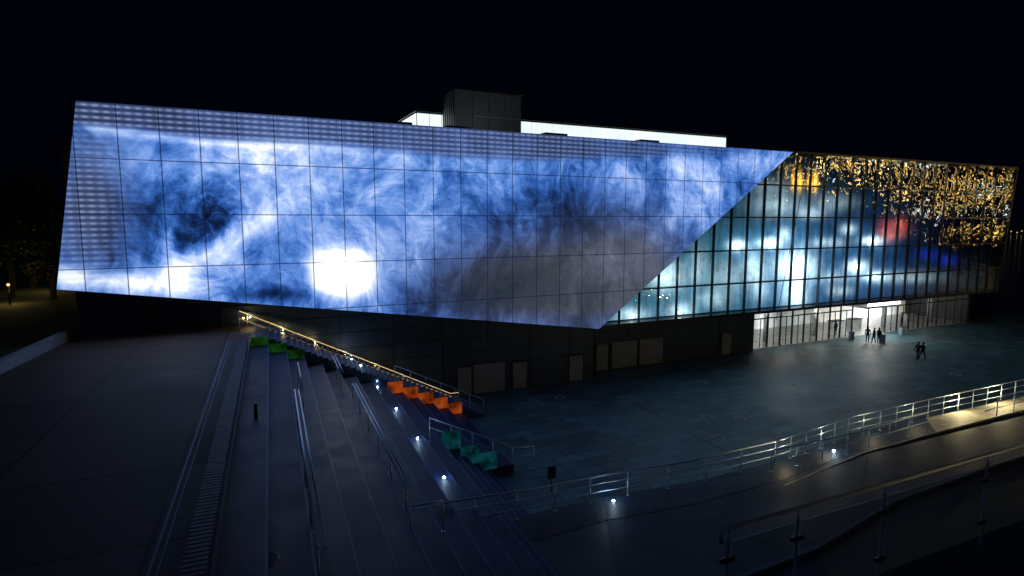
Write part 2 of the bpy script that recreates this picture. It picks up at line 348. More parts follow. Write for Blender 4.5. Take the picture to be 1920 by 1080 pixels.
for j in range(5):
    z0,z1=zs[j],zs[j+1]; t=t0-2.02
    while t<redge(z1):
        if t+pitch>ledge(z0)-.1:
            a0=min(t,redge(z0)); a1=min(t,redge(z1)); b0=min(t+pitch,redge(z0)); b1=min(t+pitch,redge(z1))
            if b1-a1>.1: panes.append((a0,a1,b0,b1,z0,z1))
        t+=pitch
panes.sort(key=lambda p:p[0])
rest=MB()
for idx,(a0,a1,b0,b1,z0,z1) in enumerate(panes):
    mm=rest if idx>=100 else MB()
    o=[random.uniform(-.02,.02) for _ in range(4)]
    gp=.03
    mm.face([FP(a0+gp,o[0],z0+gp),FP(max(b0-gp,a0+gp+.01),o[1],z0+gp),FP(b1-gp,o[2],z1-gp),FP(a1+gp,o[3],z1-gp)])
    if idx<100: mm.build('glass_pane',M['glass'],BL)
r_=rest.build('glass_pane',M['glass'],BL); r_['kind']='stuff'
t=t0
while t<tE-.5:
    za=zBotG
    zt=zTop
    if t>tG: za=zBotG+(t-tG)/(tE-tG)*(zTop-zBotG)
    if t<tB: zt=min(zTop,zC+(t-tC)/(tB-tC)*(zTop-zC)+.3)
    if zt-za>.2:
        m=MB(); m.box(t-.03,t+.03,-.06,.22,za,zt,FP); m.build('mullion',M['mull'],BL)
    t+=pitch
for z in zs[1:5]:
    m=MB(); m.box(max(tC,ledge(z)-.3),redge(z),-.045,.5,z-.06,z+.05,FP); m.build('transom',M['mull'],BL)
for (xa,ya,xb,yb) in ((1455,600,1515,300),(1700,560,1712,320)):
    a=on_fac(xa,ya,.8); b_=on_fac(xb,yb,.8); m=MB(); m.tube([FP(a[0],.8,a[1]),FP(b_[0],.8,b_[1])],.03); m.build('brace',M['mull'],BL)
# base walls
tL=on_fac(143,560,.4)[0]
m=MB(); pl=[(tL,0),(0,0),(0,zC+.35),(tL,zD+.2)]; m.prism([FP(t,.4,z) for t,z in pl],[FP(t,20,z) for t,z in pl]); m.build('base_wall',M['clad'],BL)
tR=on_fac(1412,655,2.3)[0]
m=MB(); m.box(.02,tR,2.3,20,0,zBotG+.1,FP); m.build('base_wall',M['clad'],BL)
for (ta,tb,d) in ((tL,-.05,.385),(.1,tR,2.285)):
    z=1.1
    while z<9:
        b2=tb
        if d<1 and z>zC: b2=(z-zC)/(zD-zC)*(tD_-tC)+tC-.2
        if z<zBotG or d<1:
            m=MB(); m.box(ta,b2,d-.012,d+.012,z,z+.04,FP); m.build('cladding_joint',M['mull'],BL)
        z+=1.1
t=tL+3.6
while t<tR-1:
    d=.385 if t<0 else 2.285
    ztp=(zC+(t-tC)/(tD_-tC)*(zD-zC)) if t<0 else zBotG
    m=MB(); m.box(t,t+.04,d-.016,d+.012,.05,ztp,FP); m.build('cladding_joint',M['mull'],BL); t+=3.6
def wall_door(x0,y0,x1,y1,d):
    a,zt=on_fac(x0,y0,d); b_,_=on_fac(x1,y0,d)
    m=MB(); m.box(a,b_,d-.05,d+.02,.04,zt,FP); dr=m.build('door',M['door'],BL)
    m=MB(); m.box(a-.07,a,d-.08,d+.02,.02,zt+.07,FP); m.box(b_,b_+.07,d-.08,d+.02,.02,zt+.07,FP); m.box(a,b_,d-.08,d+.02,zt,zt+.07,FP); m.build('door_frame',M['darkmetal'],dr)
    m=MB(); m.box(b_-.22,b_-.16,d-.11,d-.05,1.0,1.25,FP); m.build('handle',M['steel'],dr)
for x0,y0,x1,y1 in ((857,690,884,740),(887,684,947,738),(961,680,988,727),(1067,668,1093,714)): wall_door(x0,y0,x1,y1,.4)
for x0,y0,x1,y1 in ((1118,647,1140,692),(1147,642,1194,685),(1199,637,1243,681),(1353,626,1371,662)): wall_door(x0,y0,x1,y1,2.3)
# storefront
dS=3.0; tS0=tR; tS1=on_fac(1812,600,dS)[0]; dB=11
m=MB(); m.box(tS0,tS1,dS-.2,dB,-.05,.03,FP); m.build('lobby_floor',M['floor'],BL)
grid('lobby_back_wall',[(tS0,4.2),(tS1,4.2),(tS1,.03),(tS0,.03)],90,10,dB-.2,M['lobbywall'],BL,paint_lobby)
m=MB(); m.box(tS1+.06,tS1+.36,dS-.1,dB,0,zBotG-.01,FP); m.build('lobby_end_wall',M['mull'],BL)
m=MB(); m.box(tS0,tS1+.3,1.3,dB,4.25,zBotG-.012,FP); m.build('lobby_ceiling',M['clad'],BL)
pxs=[on_fac(x,600,dS)[0] for x in (1413,1440,1464,1486,1508,1533,1556,1576,1598,1628,1660,1682,1704,1722,1740,1756,1772,1788,1801,1812)]
for i in range(19):
    a,b_=pxs[i],pxs[i+1]
    if i in (8,9): continue
    m=MB(); m.box(a+.05,b_-.05,dS,dS+.03,.06,3.0,FP); m.build('shopfront_window',M['clear'],BL)
    m=MB(); m.box(a+.05,b_-.05,dS,dS+.03,3.12,4.2,FP); m.build('transom_window',M['clear'],BL)
    m=MB(); m.box(a+.04,b_-.04,dS-.03,dS+.06,3.0,3.12,FP); m.build('frame_rail',M['mull'],BL)
    am=(a+b_)/2; m=MB(); m.box(am-.02,am+.02,dS-.03,dS+.05,.05,2.98,FP); m.build('frame_bar',M['mull'],BL)
for i,a in enumerate(pxs):
    m=MB(); m.box(a-.05,a+.05,dS-.06,dS+.1,.03,4.24,FP); m.build('frame_post',M['mull'],BL)
for x in (1440,1530,1660,1745):
    tt=on_fac(x,600,dS+2)[0]; m=MB(); m.tube([FP(tt,dS+2.2,0.03),FP(tt,dS+2.2,4.25)],.28,16); m.build('round_column',M['plaster'],BL,True)
a,b_=pxs[8],pxs[10]
m=MB(); m.box(a,b_,dS-1.6,dS+1.5,3.35,3.6,FP); vb=m.build('entrance_canopy',M['plaster'],BL)
m=MB(); m.box(a+.15,b_-.15,dS-1.5,dS+1.4,3.33,3.345,FP); m.build('canopy_light',M['whiteroom'],vb)
m=MB(); m.box(a+.1,b_-.1,dS-1.63,dS-1.61,3.6,4.22,FP); m.build('light_box',M['whiteroom'],vb)
for t in (a+.1,b_-.1):
    m=MB(); m.box(t-.04,t+.04,dS-1.5,dS+1.4,.03,3.32,FP); m.build('vestibule_side_glass',M['clear'],vb)
for x in (1430,1455,1490,1520,1545,1580,1610,1645,1690,1712):
    tt=on_fac(x,600,dS)[0]; m=MB(); m.box(tt-.6,tt+.6,dS+1.5,dS+2.0,4.2,4.245,FP); m.build('ceiling_light',M['whiteroom'],BL)
for x in (1565,1600,1700,1765):
    tt=on_fac(x,620,dS+4)[0]
    o=empty('reception_desk',FP(tt,dS+4,.03),{1565:'pale counter in the lobby left of the bright entrance',1600:'pale counter just behind the bright entrance',1700:'pale counter in the lobby right of the entrance',1765:'rightmost pale counter in the dim lobby'}[x],'counter')
    m=MB(); m.box(tt-.9,tt+.9,dS+3.6,dS+4.3,.03,1.0,FP); m.build('desk_body',M['plaster'],o)
    m=MB(); m.box(tt-1,tt+1,dS+3.5,dS+4.4,1.0,1.06,FP); m.build('desk_top',M['wood'],o)
# roof lantern and plant box
dl=7
a,_=on_fac(782,225,dl); b_,z1=on_fac(1362,255,dl); z0=zTop-.3
_,z1=on_fac(1100,235,dl)
m=MB(); m.box(a,b_,dl+.1,dl+7,z0,z1,FP); lt=m.build('roof_lantern',M['darkmetal'],BL)
N_=32; w_=(b_-a)/N_
for i in range(N_):
    m=MB(); m.box(a+i*w_+.03,a+(i+1)*w_-.03,dl,dl+.08,z0,z1-.12,FP); m.build('lantern_panel',M['lantern'],lt)
m=MB(); m.box(a-.2,b_+.2,dl-.2,dl+7.2,z1,z1+.18,FP); m.build('lantern_roof',M['darkmetal'],lt)
m=MB(); m.box(a-.06,a+.05,dl+.2,dl+6.8,z0,z1-.12,FP); m.build('lantern_panel',M['lantern'],lt)
a,zt=on_fac(853,167,4); b_=on_fac(977,177,4)[0]
M['mesh']=mat('plant_box_metal',(.24,.27,.29),.6,.1,var=.15,scale=.3,bump=.02)
m=MB(); m.box(a,b_,4,7.6,zTop-.2,zt,FP); pb=m.build('roof_plant_box',M['mesh'],BL)
for i in range(1,4):
    t=a+(b_-a)*i/4; m=MB(); m.box(t-.015,t+.015,3.985,3.998,zTop-.2,zt-.1,FP); m.build('panel_joint',M['darkmetal'],pb)
for i in range(7):
    d=4.3+i*.5; m=MB(); m.box(a-.04,a-.005,d-.03,d+.03,zTop-.2,zt-.1,FP); m.build('louvre',M['darkmetal'],pb)
m=MB(); m.box(a-.08,b_+.08,3.9,7.7,zt,zt+.1,FP); m.build('box_trim',M['darkmetal'],pb)
m=MB(); m.box(a+(b_-a)*.28,b_-.02,3.93,3.99,zt-1.95,zt-1.87,FP); m.build('cable_tray',M['steel'],pb)
boxA,boxB=a,b_
for x in (745,860,1040,1215):
    t,_=on_fac(x,250,1.5); m=MB(); m.box(t-1.0,t+1.0,1.2,2.8,zTop-.05,zTop+.42,FP); m.build('roof_hatch',M['darkmetal'],BL)
names=['low left by the slanted screen edge','low second from the left','in the second row from the bottom, leftmost','centre height left of the pair','centre height right of the pair','largest and brightest, mid facade','directly under the brightest one','upper right, beside the red glow','right of the brightest at mid height','right side under the upper right one']
for i,(cx,cy,sa,sb,s_) in enumerate(HS[:10]):
    t,z=on_fac(cx,cy,.85); o=empty('floodlight',FP(t,.85,z),'white floodlight glowing behind the glass facade, '+names[i],'floodlight')
    m=MB(); m.ball(FP(t,.85,z),.26 if s_>2.5 else .18,sc=(1,.6,1)); m.build('lamp',M['spot'],o,True)
    m=MB(); m.tube([FP(t,.9,z+.15),FP(t,1.12,z+.15)],.04); m.build('bracket',M['darkmetal'],o)
# ---------------------------------------------------------------- ground
m=MB(); m.face([(-1500,-300,-.6),(1500,-300,-.6),(1500,2500,-.6),(-1500,2500,-.6)]); struct(m.build('ground',M['ground']))
m=MB(); m.face([(-60,-20,0),(170,-20,0),(170,80.5,0),(60,80.5,0),FP(50,24,0),(-60,80,0)]); struct(m.build('plaza',M['plaza']))
m=MB(); m.face([(60,80.6,-.35),(1500,80.6,-.35),(1500,600,-.35),(60,600,-.35)]); struct(m.build('water',M['water']))
m=MB()
xs=np.linspace(200,1400,40)
for i in range(39):
    h0=6+5*math.sin(i*.5)+3*math.sin(i*1.3); h1=6+5*math.sin((i+1)*.5)+3*math.sin((i+1)*1.3)
    m.face([(xs[i],600,-.4),(xs[i+1],600,-.4),(xs[i+1],680,h1),(xs[i],680,h0)])
struct(m.build('hills',M['bank']))
ZTR=6.4; SE=-1.3
wl=[(W(SE,2,0)),(W(SE,41.4,0)),FP(-60,.55,0),Vector((-160,70,0)),Vector((-160,2,0))]
rr=20.0
while (W(SE,rr,0)-P0).dot(NV)<.6: rr+=.05
wl[1]=W(SE,rr,0)
m=MB(); m.prism([Vector((p.x,p.y,-.3)) for p in wl],[Vector((p.x,p.y,ZTR)) for p in wl]); struct(m.build('terrace',M['terrace']))
pa_=at_z(118,640,ZTR); pb_=at_z(0,697,ZTR); dv=(pb_-pa_).normalized(); pe=pb_+dv*14
m=MB(); m.face([(pa_.x,pa_.y,ZTR+.05),(pa_.x-2,pa_.y+60,ZTR+.05),(-170,pa_.y+60,ZTR+.05),(-170,pe.y,ZTR+.05),(pe.x,pe.y,ZTR+.05)]); struct(m.build('lawn',M['lawn']))
m=MB(); m.prism([(-170,69,-.3),(-30,69,-.3),(-30,140,-.3),(-170,140,-.3)],[(-170,69,ZTR-.01),(-30,69,ZTR-.01),(-30,140,ZTR-.01),(-170,140,ZTR-.01)]); struct(m.build('terrain',M['ground']))
nn=Vector((-dv.y,dv.x,0))*.25
o=empty('planter_wall',pa_,'low pale stone wall edging the lawn at the left','wall'); 
m=MB(); m.prism([pa_,pa_+nn,pe+nn,pe],[p+Vector((0,0,.5)) for p in (pa_,pa_+nn,pe+nn,pe)])
m.build('wall_body',M['whitestone'],o)
m=MB(); n3_=Vector((-dv.y,dv.x,0))*.3; e3=Vector((-dv.y,dv.x,0))*-.05
m.prism([p+Vector((0,0,.502)) for p in (pa_+e3,pa_+n3_,pe+n3_,pe+e3)],[p+Vector((0,0,.56)) for p in (pa_+e3,pa_+n3_,pe+n3_,pe+e3)]); m.build('coping',M['whitestone'],o)
def slats(name,s0,s1,r0,r1,z,h,label,cat,p=.17,fill=.72):
    o=empty(name,W((s0+s1)/2,(r0+r1)/2,z),label,cat)
    m=MB(); r=r0
    while r<r1:
        m.box(s0,s1,r,r+p*fill,z+h*.4,z+h,W); r+=p
    m.build('slats',M['wood'],o)
    m=MB(); m.box(s0+.04,s0+.09,r0,r1,z,z+h*.38,W); m.box(s1-.09,s1-.04,r0,r1,z,z+h*.38,W); m.build('bearer',M['darkmetal'],o)
slats('timber_bench',-1.78,-1.34,8,35,ZTR+.004,.32,'long low slatted timber bench along the terrace edge','bench')
M['drain']=mat('drain_metal',(.22,.32,.48),.5,.2,var=.2,scale=2)
m=MB(); m.box(-2.42,-2.37,6,35.5,ZTR+.004,ZTR+.015,W); m.box(-2.26,-2.23,6,35.5,ZTR+.004,ZTR+.015,W); tag(m.build('drain_channel',M['drain']),'thin metal drain channel running along the dark terrace paving','drain')
# ---------------------------------------------------------------- steps
RZ=.457
def sB(i): return SE+.96*i
def sC(i): return SE+.96*i if i<=9 else SE+.96*9+.62*(i-9)
def prof(fn,s):
    i=-1
    while i<13 and s>=fn(i+1): i+=1
    return ZTR if i<0 else max(0,ZTR-(i+1)*RZ)
def zB_(s): return prof(sB,s)
def zC_(s): return prof(sC,s)
def zA_(s):
    i=int(math.floor((s+.3)/.32)); return ZTR if i<0 else max(0,ZTR-(i+1)*RZ/3)
def surf(s,r): return zA_(s) if r>36 else (zB_(s) if r>27 else zC_(s))
SB=empty('stepped_seating',W(5,31,0),'upper block of broad concrete seating steps beside the orange lit stair','steps')
SC=empty('stepped_seating',W(4,18,0),'nearest block of broad concrete seating steps descending toward the ramp','steps')
m=MB(); m.box(SE-.045,SE+.012,4,35.9,ZTR-.08,ZTR+.006,W); m.build('step_edge',M['nosing'],SC)
for i in range(13):
    z=ZTR-(i+1)*RZ
    for (fn,r0,r1,root) in ((sB,27,35.99,SB),(sC,4 if i<8 else 14,26.99,SC)):
        s0=fn(i); s1=fn(i+1)
        m=MB(); m.box(s0,s1-.002,r0,r1,-.1,z,W); st_=m.build('step',M['step'],root)
        m=MB(); m.box(s1-.05,s1+.012,r0+.02,r1-.02,z-.06,z+.004,W); m.build('step_edge',M['nosing'],st_)
ST=empty('staircase',W(6,39,0),'wide stone staircase along the dark wall from terrace to plaza','staircase')
m=MB(); m.box(SE+.014,-.3,36,42.6,-.1,ZTR-.004,W)
m.build('landing',M['stair'],ST)
m=MB()
for i in range(41):
    s0=-.3+.32*i; z=ZTR-(i+1)*RZ/3; m.box(s0,s0+.32,36,43.2,-.1+.001*i,z,W)
m.build('flight',M['stair'],ST)
m=MB()
for i in range(0,41):
    s0=-.3+.32*i; z=ZTR-(i+1)*RZ/3; m.box(s0+.265,s0+.3,36.3,42.4,z+.002,z+.008,W)
m.build('step_nosing',M['whitestone'],ST)
for i in range(3):
    z=ZTR-(i+1)*RZ; m=MB(); m.box(sB(i)+.001,sB(i)+.959,35.90,35.985,z+.004,z+.5,W); m.build('green_side_panel',M['green'],ST)
for i in range(8,13):
    z=ZTR-(i+1)*RZ; m=MB(); m.box(sB(i)+.001,sB(i)+.959,35.90,35.985,z+.004,z+.72,W); m.build('orange_side_panel',M['orange'],ST)
for i in range(9,12):
    zc=zC_(sB(i)+.5); m=MB(); m.box(sB(i)+.001,sB(i)+.959,26.88,26.985,zc+.004,zc+.9,W); m.build('teal_side_panel',M['teal'],SB)
# ---------------------------------------------------------------- balustrades
def resample(pts,sp):
    pts=[Vector(p) for p in pts]; L=[0]
    for a,b in zip(pts,pts[1:]): L.append(L[-1]+(b-a).length)
    n=max(1,round(L[-1]/sp)); out=[]
    for i in range(n+1):
        d=L[-1]*i/n; j=0
        while j<len(L)-2 and L[j+1]<d: j+=1
        f=(d-L[j])/(L[j+1]-L[j]); out.append(pts[j].lerp(pts[j+1],f))
    return out
def balustrade(pts,h,sp,label,mids=(),glass=False,r=.028,led=None,metal='steel',double=False):
    pts=[Vector(p) for p in pts]; o=empty('balustrade',pts[0],label,'railing'); up=Vector((0,0,1))
    m=MB(); hp=[p+up*h for p in pts]
    m.tube(hp,r,8); m.build('handrail',M[metal],o,True)
    if double:
        sd=(pts[-1]-pts[0]).cross(up).normalized()*.16
        m=MB(); m.tube([p+up*(h-.02)+sd for p in pts],r*.85,8); m.build('handrail',M[metal],o,True)
    for q in mids:
        m=MB(); m.tube([p+up*h*q for p in pts],r*.5,6); m.build('mid_rail',M[metal],o,True)
    if led:
        m=MB(); m.tube([p+up*(h-r-.012) for p in pts],.012,5); m.build('light_strip',M[led],o)
    ps=resample(pts,sp)
    for p in ps:
        m=MB(); m.tube([p-up*.02,p+up*(h-r)],r*.8,8); m.disc(p,.07,.015,12); m.build('post',M[metal],o,True)
    if glass:
        for a,b in zip(ps,ps[1:]):
            e=(b-a)*.04; s_=(b-a).cross(up).normalized()*.008; m=MB()
            bt=[a+e+up*.1-s_,b-e+up*.1-s_,b-e+up*.1+s_,a+e+up*.1+s_]; tp=[q+up*(h-.22) for q in bt]
            m.prism(bt,tp); m.build('glass_panel',M['clear'],o)
    return o
oa=at_z(450,612,ZTR); ob=at_z(845,764,0)
oa2=oa-NV*.25; ob2=ob
balustrade([oa2-V2*1.0,oa2,ob2,ob2+U*.6],1.05,1.45,'long warm lit steel balustrade descending along the building wall',mids=(.55,),glass=True,led='warm')
balustrade([oa2-NV*.5-V2*.3+Vector((0,0,-.2)),ob2-NV*.5],.9,1.45,'inner steel handrail following the warm lit balustrade by the wall',led='warmlow',r=.02)
balustrade([W(6.9,36.15,zA_(6.9)),W(12.2,36.15,zA_(12.2)),W(12.8,36.15,.02)],1.1,1.1,'short balustrade above the orange lit stair side panels',mids=(.5,),glass=True)
balustrade([W(6.8,27.15,zB_(6.8)),W(11.4,27.15,.05),W(12.4,27.15,.02)],1.2,1.2,'glass balustrade above the teal lit side panels',mids=(.6,),glass=True,r=.034)
balustrade([W(-1.0,36.2,ZTR-.2),W(2.2,36.2,4.9)],1.0,1.1,'short balustrade above the green lit side panels by the terrace',glass=True,r=.02)
balustrade([W(.66,12.6,zC_(.66)),W(.66,25.5,zC_(.66))],1.0,2.4,'left double handrail on the seating steps nearest the terrace',double=True,r=.038)
balustrade([W(1.0,25.8,zC_(1.0)),W(1.0,30.5,zB_(1.0))],1.0,2.0,'short handrail at the top of the seating steps behind the left double handrail',r=.03)
balustrade([W(3.62,17.6,zC_(3.62)),W(3.62,30.5,zB_(3.62))],1.0,2.4,'right double handrail on the middle seating step',double=True,r=.038)
balustrade([W(3.1,31.2,zB_(3.1)),W(3.1,35.5,zB_(3.1))],1.0,2.0,'upper double handrail beyond the right double handrail',double=True,r=.03)
q1=at_z(770,1010,zC_(4.0)); balustrade([q1,q1+U2*1.0],1.0,1.0,'small two post handrail at the bottom of the seating steps',mids=(.9,),r=.03)
# promenade
far=[(803,1000,2.4),(1000,962,1.6),(1130,932,1.1),(1290,905,1.2),(1450,866,1.5),(1600,815,1.7),(1735,783,2.1),(1920,742,2.6),(2150,700,3.0)]
FPp=[at_z(x,y,z) for x,y,z in far]; FPp=[Vector((-7,17.5,2.4))]+FPp
def prom(i,w,dz=0):
    p=FPp[i]; n_=Vector((p.x*.62+(-1 if i==0 else 0),max(2,p.y-19),p.z+.35)); v_=p.lerp(n_,w); v_.z+=dz; return v_
m=MB()
ws=[0,.05,.12,.3,.5,.75,1]
for i in range(len(FPp)-1):
    for a,b in zip(ws,ws[1:]): m.face([prom(i,b),prom(i+1,b),prom(i+1,a),prom(i,a)])
    a,b=prom(i,0),prom(i+1,0); m.face([a,b,Vector((b.x,b.y,-.1)),Vector((a.x,a.y,-.1))])
struct(m.build('promenade',M['asphalt']))
m=MB()
for i in range(5,len(FPp)-1):
    for a,b in ((.42,.6),(.6,1)): m.face([prom(i,b,.006),prom(i+1,b,.006),prom(i+1,a,.006),prom(i,a,.006)])
struct(m.build('path',M['path']))
m=MB()
for i in range(7,len(FPp)-1):
    m.face([prom(i,.13,.006),prom(i+1,.13,.006),prom(i+1,.004,.006),prom(i,.004,.006)])
struct(m.build('ramp',M['cream']))
m=MB()
for i in range(5,len(FPp)-1):
    h0=max(0,(i-5)*.05); h1=(i-4)*.05
    m.hexa([prom(i,.14,-.05),prom(i+1,.14,-.05),prom(i+1,.134,-.05),prom(i,.134,-.05),prom(i,.14,h0),prom(i+1,.14,h1),prom(i+1,.134,h1),prom(i,.134,h0)])
tag(m.build('ramp_wall',M['cream']),'low cream kerb wall beside the bright lit ramp at the right','wall')
m=MB()
for i in range(1,len(FPp)-1):
    m.hexa([prom(i,.42,-.1),prom(i+1,.42,-.1),prom(i+1,.408,-.1),prom(i,.408,-.1),prom(i,.42,.13),prom(i+1,.42,.13),prom(i+1,.408,.13),prom(i,.408,.13)])
struct(m.build('kerb',M['curb']))
m=MB()
for i in range(1,6):
    for k_ in range(34):
        f0=k_/34; f1=f0+.6/34
        A=prom(i,.07).lerp(prom(i+1,.07),f0); B=prom(i,.07).lerp(prom(i+1,.07),f1); C_=prom(i,.11).lerp(prom(i+1,.11),f1); D__=prom(i,.11).lerp(prom(i+1,.11),f0)
        up=Vector((0,0,1)); m.prism([D__+up*.004,C_+up*.004,B+up*.004,A+up*.004],[q_+up*.02 for q_ in (D__,C_,B,A)])
tag(m.build('paving_strip',M['wood']),'dark ribbed paving strip beside the curved ramp railing','paving strip')
balustrade([prom(i,.012) for i in (1,2,3,4,5)],1.1,1.9,'long curved steel railing along the ramp at the plaza edge',mids=(.35,.68),r=.04)
balustrade([prom(i,.012) for i in (5,6,7,8,9)],1.1,1.15,'warm lit steel railing with close posts at the upper end of the ramp',mids=(.35,.68),r=.03)
rA=[at_z(x,y,z+.02) for x,y,z in ((1445,884,1.55),(1600,850,1.85),(1738,808,2.2))]
balustrade(rA,1.0,1.5,'inner steel railing between the ramp and the promenade',mids=(.5,),r=.034)
rC=[at_z(x,y,z) for x,y,z in ((1868,782,2.75),(1990,750,3.0))]
balustrade(rC,1.0,1.3,'short steel railing at the far right beside the lit ramp',mids=(.5,),r=.03)
# near balustrade & slab
na=at_z(1350,995,10.3); nb=at_z(1920,835,10.3); nd=(nb-na).normalized(); nb=nb+nd*3; hN=1.1
o=empty('balustrade',na-Vector((0,0,hN)),'large steel and glass balustrade in the near right corner','railing')
m=MB(); m.tube([na-Vector((0,0,.12))+nd*.02,na,nb],.022,12); m.build('handrail',M['steel'],o,True)
side=nd.cross(Vector((0,0,1))).normalized()
prev=None
for x in (1366,1497,1660,1853,2080):
    lo,hi=0,(nb-na).length
    for _ in range(40):
        mid=(lo+hi)/2
        if proj(na+nd*mid)[0]<x: lo=mid
        else: hi=mid
    p=na+nd*lo; base=p-Vector((0,0,hN))
    m=MB(); b0=base-nd*.014-side*.010; m.prism([b0,b0+nd*.028,b0+nd*.028+side*.02,b0+side*.02],[q_+Vector((0,0,hN-.09)) for q_ in (b0,b0+nd*.028,b0+nd*.028+side*.02,b0+side*.02)])
    m.tube([p-Vector((0,0,.1)),p],.01,6); po=m.build('post',M['steel'],o)
    for zz in (.28,.80):
        m=MB(); c0=base+Vector((0,0,zz)); m.tube([c0-nd*.075,c0-nd*.03,c0+nd*.03,c0+nd*.075],.02,8,radii=[.02,.027,.027,.02]); m.build('glass_clamp',M['darkmetal'],po)
    if prev is not None:
        a=prev+nd*.05; b=base-nd*.05; s_=side*.006
        bt=[a+Vector((0,0,.12))-s_,b+Vector((0,0,.12))-s_,b+Vector((0,0,.12))+s_,a+Vector((0,0,.12))+s_]
        m=MB(); m.prism(bt,[q_+Vector((0,0,.84)) for q_ in bt]); gp_=m.build('glass_panel',M['rail_glass'],o)
        m=MB(); m.tube([a+Vector((0,0,.968)),b+Vector((0,0,.968))],.004,5); m.build('glass_edge',M['steel'],gp_)
    prev=base
sl=[na+side*-.12,nb+side*-.12,nb+side*6,na+side*6]
zs_=na.z-hN
m=MB(); m.prism([Vector((p.x,p.y,zs_-.35)) for p in sl],[Vector((p.x,p.y,zs_-.005)) for p in sl]); struct(m.build('viewing_platform',M['asphalt']))
# ---------------------------------------------------------------- small lights
def plight(loc,col,e,r=.06,parent=None):
    l=D.lights.new('lamp_light','POINT'); l.color=col; l.energy=e; l.shadow_soft_size=r
    ob=D.objects.new('lamp_light',l); COL.objects.link(ob)
    if parent is not None: ob.parent=parent; ob.location=Vector(loc)-ORG[parent.name]
    else: ob.location=loc
    return ob
def ground_light(p,label,e=10,col=(.35,.65,1)):
    o=empty('step_light',p,label,'light')
    m=MB(); m.disc(p,.08,.02,16,.07); m.build('housing',M['steel'],o)
    m=MB(); m.ball(Vector(p)+Vector((0,0,.03)),.042); m.build('lamp',M['white'],o,True)
    plight(Vector(p)+Vector((0,0,.4)),col,e,.02,o)
ordn=['topmost','second from top','third from top','fourth from top','fifth from top','lowest']
def search(s_,y):
    return min((abs(proj(W(s_,r_/10,surf(s_,r_/10)))[1]-y),r_/10) for r_ in range(170,425))[1]
for i,(x,y) in enumerate(((657,664),(676,690),(697,722),(726,767),(761,823),(808,897))):
    if i<2: s_,rb=((4.6,38.9),(5.0,37.6))[i]
    else:
        s_=(5.75,6.0,6.05,6.05)[i-2]; rb=search(s_,y)
    ground_light(W(s_,rb,surf(s_,rb)+.01),'small bright white step light on the seating steps, '+ordn[i],3 if i<2 else 8)
def on_prom(px,py):
    z=1.5
    for _ in range(20):
        p=at_z(px,py,z); bestd=1e9
        for i in range(len(FPp)-1):
            for f in (0,.25,.5,.75,1):
                for w in (0,.03,.07,.12,.2,.3,.4,.5,.6,.8):
                    q_=prom(i,w).lerp(prom(i+1,w),f); d_=(q_.x-p.x)**2+(q_.y-p.y)**2
                    if d_<bestd: bestd=d_; zz=q_.z
        z=.5*z+.5*zz
    return at_z(px,py,z+.02)
ground_light(on_prom(1150,940),'bright white ground light on the ramp below the curved railing',9,(.5,.75,1))
ground_light(on_prom(1563,846),'bright white ground light near the upper ramp railing',9,(.5,.75,1))
for i in range(7):
    p=oa2.lerp(ob2,(i+.3)/7)+Vector((0,0,.85))-NV*.15; plight(p,(1,.68,.28),12 if i<3 else 6,.05)
for i,f in ((5,.1),(5,.6),(6,.2),(6,.8),(7,.3),(7,.7),(8,.2),(8,.8)):
    p=prom(i,.03).lerp(prom(i+1,.03),f)+Vector((0,0,.8)); plight(p,(1,.82,.46),16 if i<7 else 85,.08)
# lobby lights
a=(pxs[8]+pxs[10])/2
plight(FP(a,dS-.6,3.0),(1,.98,.92),230,.6)
for x in (1430,1500,1560,1700,1760):
    plight(FP(on_fac(x,600,dS)[0],dS+1.6,3.6),(1,.95,.82),150 if x<1600 else 40,.3)
tt=(boxA+boxB)/2-1
o=empty('added_roof_light',FP(tt,.9,zTop),'small added light on the roof edge to brighten the plant box','floodlight')
m=MB(); m.box(tt-.15,tt+.15,.8,1.0,zTop,zTop+.15,FP); m.build('housing',M['darkmetal'],o); plight(FP(tt,.0,zTop+.7),(.85,.95,1),36,.3,o)  # fitting added to carry a light that brightens the plant box
def bin_(p,lab):
    o=empty('litter_bin',p,lab,'bin'); m=MB(); m.disc(p,.28,.85,16,.3); m.build('body',M['whitestone'],o,False); m=MB(); m.disc(Vector(p)+Vector((0,0,.86)),.32,.06,16); m.build('lid',M['darkmetal'],o)
bin_(at_z(1690,627,0),'pale round bin on the plaza right of the entrance'); bin_(at_z(1654,642,0),'pale round bin beside the three people at the entrance'); bin_(at_z(1596,637,0),'pale round bin left of the bright entrance')
p=W(12.0,24.2,0.0); o=empty('sign_post',p,'dark square sign on a short post at the foot of the seating steps','sign'); m=MB(); m.tube([p,p+Vector((0,0,.75))],.03); m.build('post',M['darkmetal'],o); m=MB(); m.box(11.8,12.2,24.15,24.25,.75,1.35,W); m.build('panel',M['darkmetal'],o)
p=W(-.75,22.5,zC_(-.75)); o=empty('bollard',p,'small dark bollard beside the timber bench','bollard'); m=MB(); m.disc(p,.07,.5,14,.06); m.build('shaft',M['darkmetal'],o); m=MB(); m.disc(p+Vector((0,0,.502)),.08,.05,14,.07); m.build('cap',M['darkmetal'],o)
mh=[(1488,720,'upper middle of the plaza'),(1318,716,'upper left of the plaza near the dark wall'),(1327,782,'left one of a close pair in mid plaza'),(1388,785,'right one of a close pair in mid plaza'),(1346,820,'nearest to the curved railing'),(1792,702,'far right of the plaza'),(1180,700,'by the pale doors'),(1050,745,'near the foot of the display wall corner')]
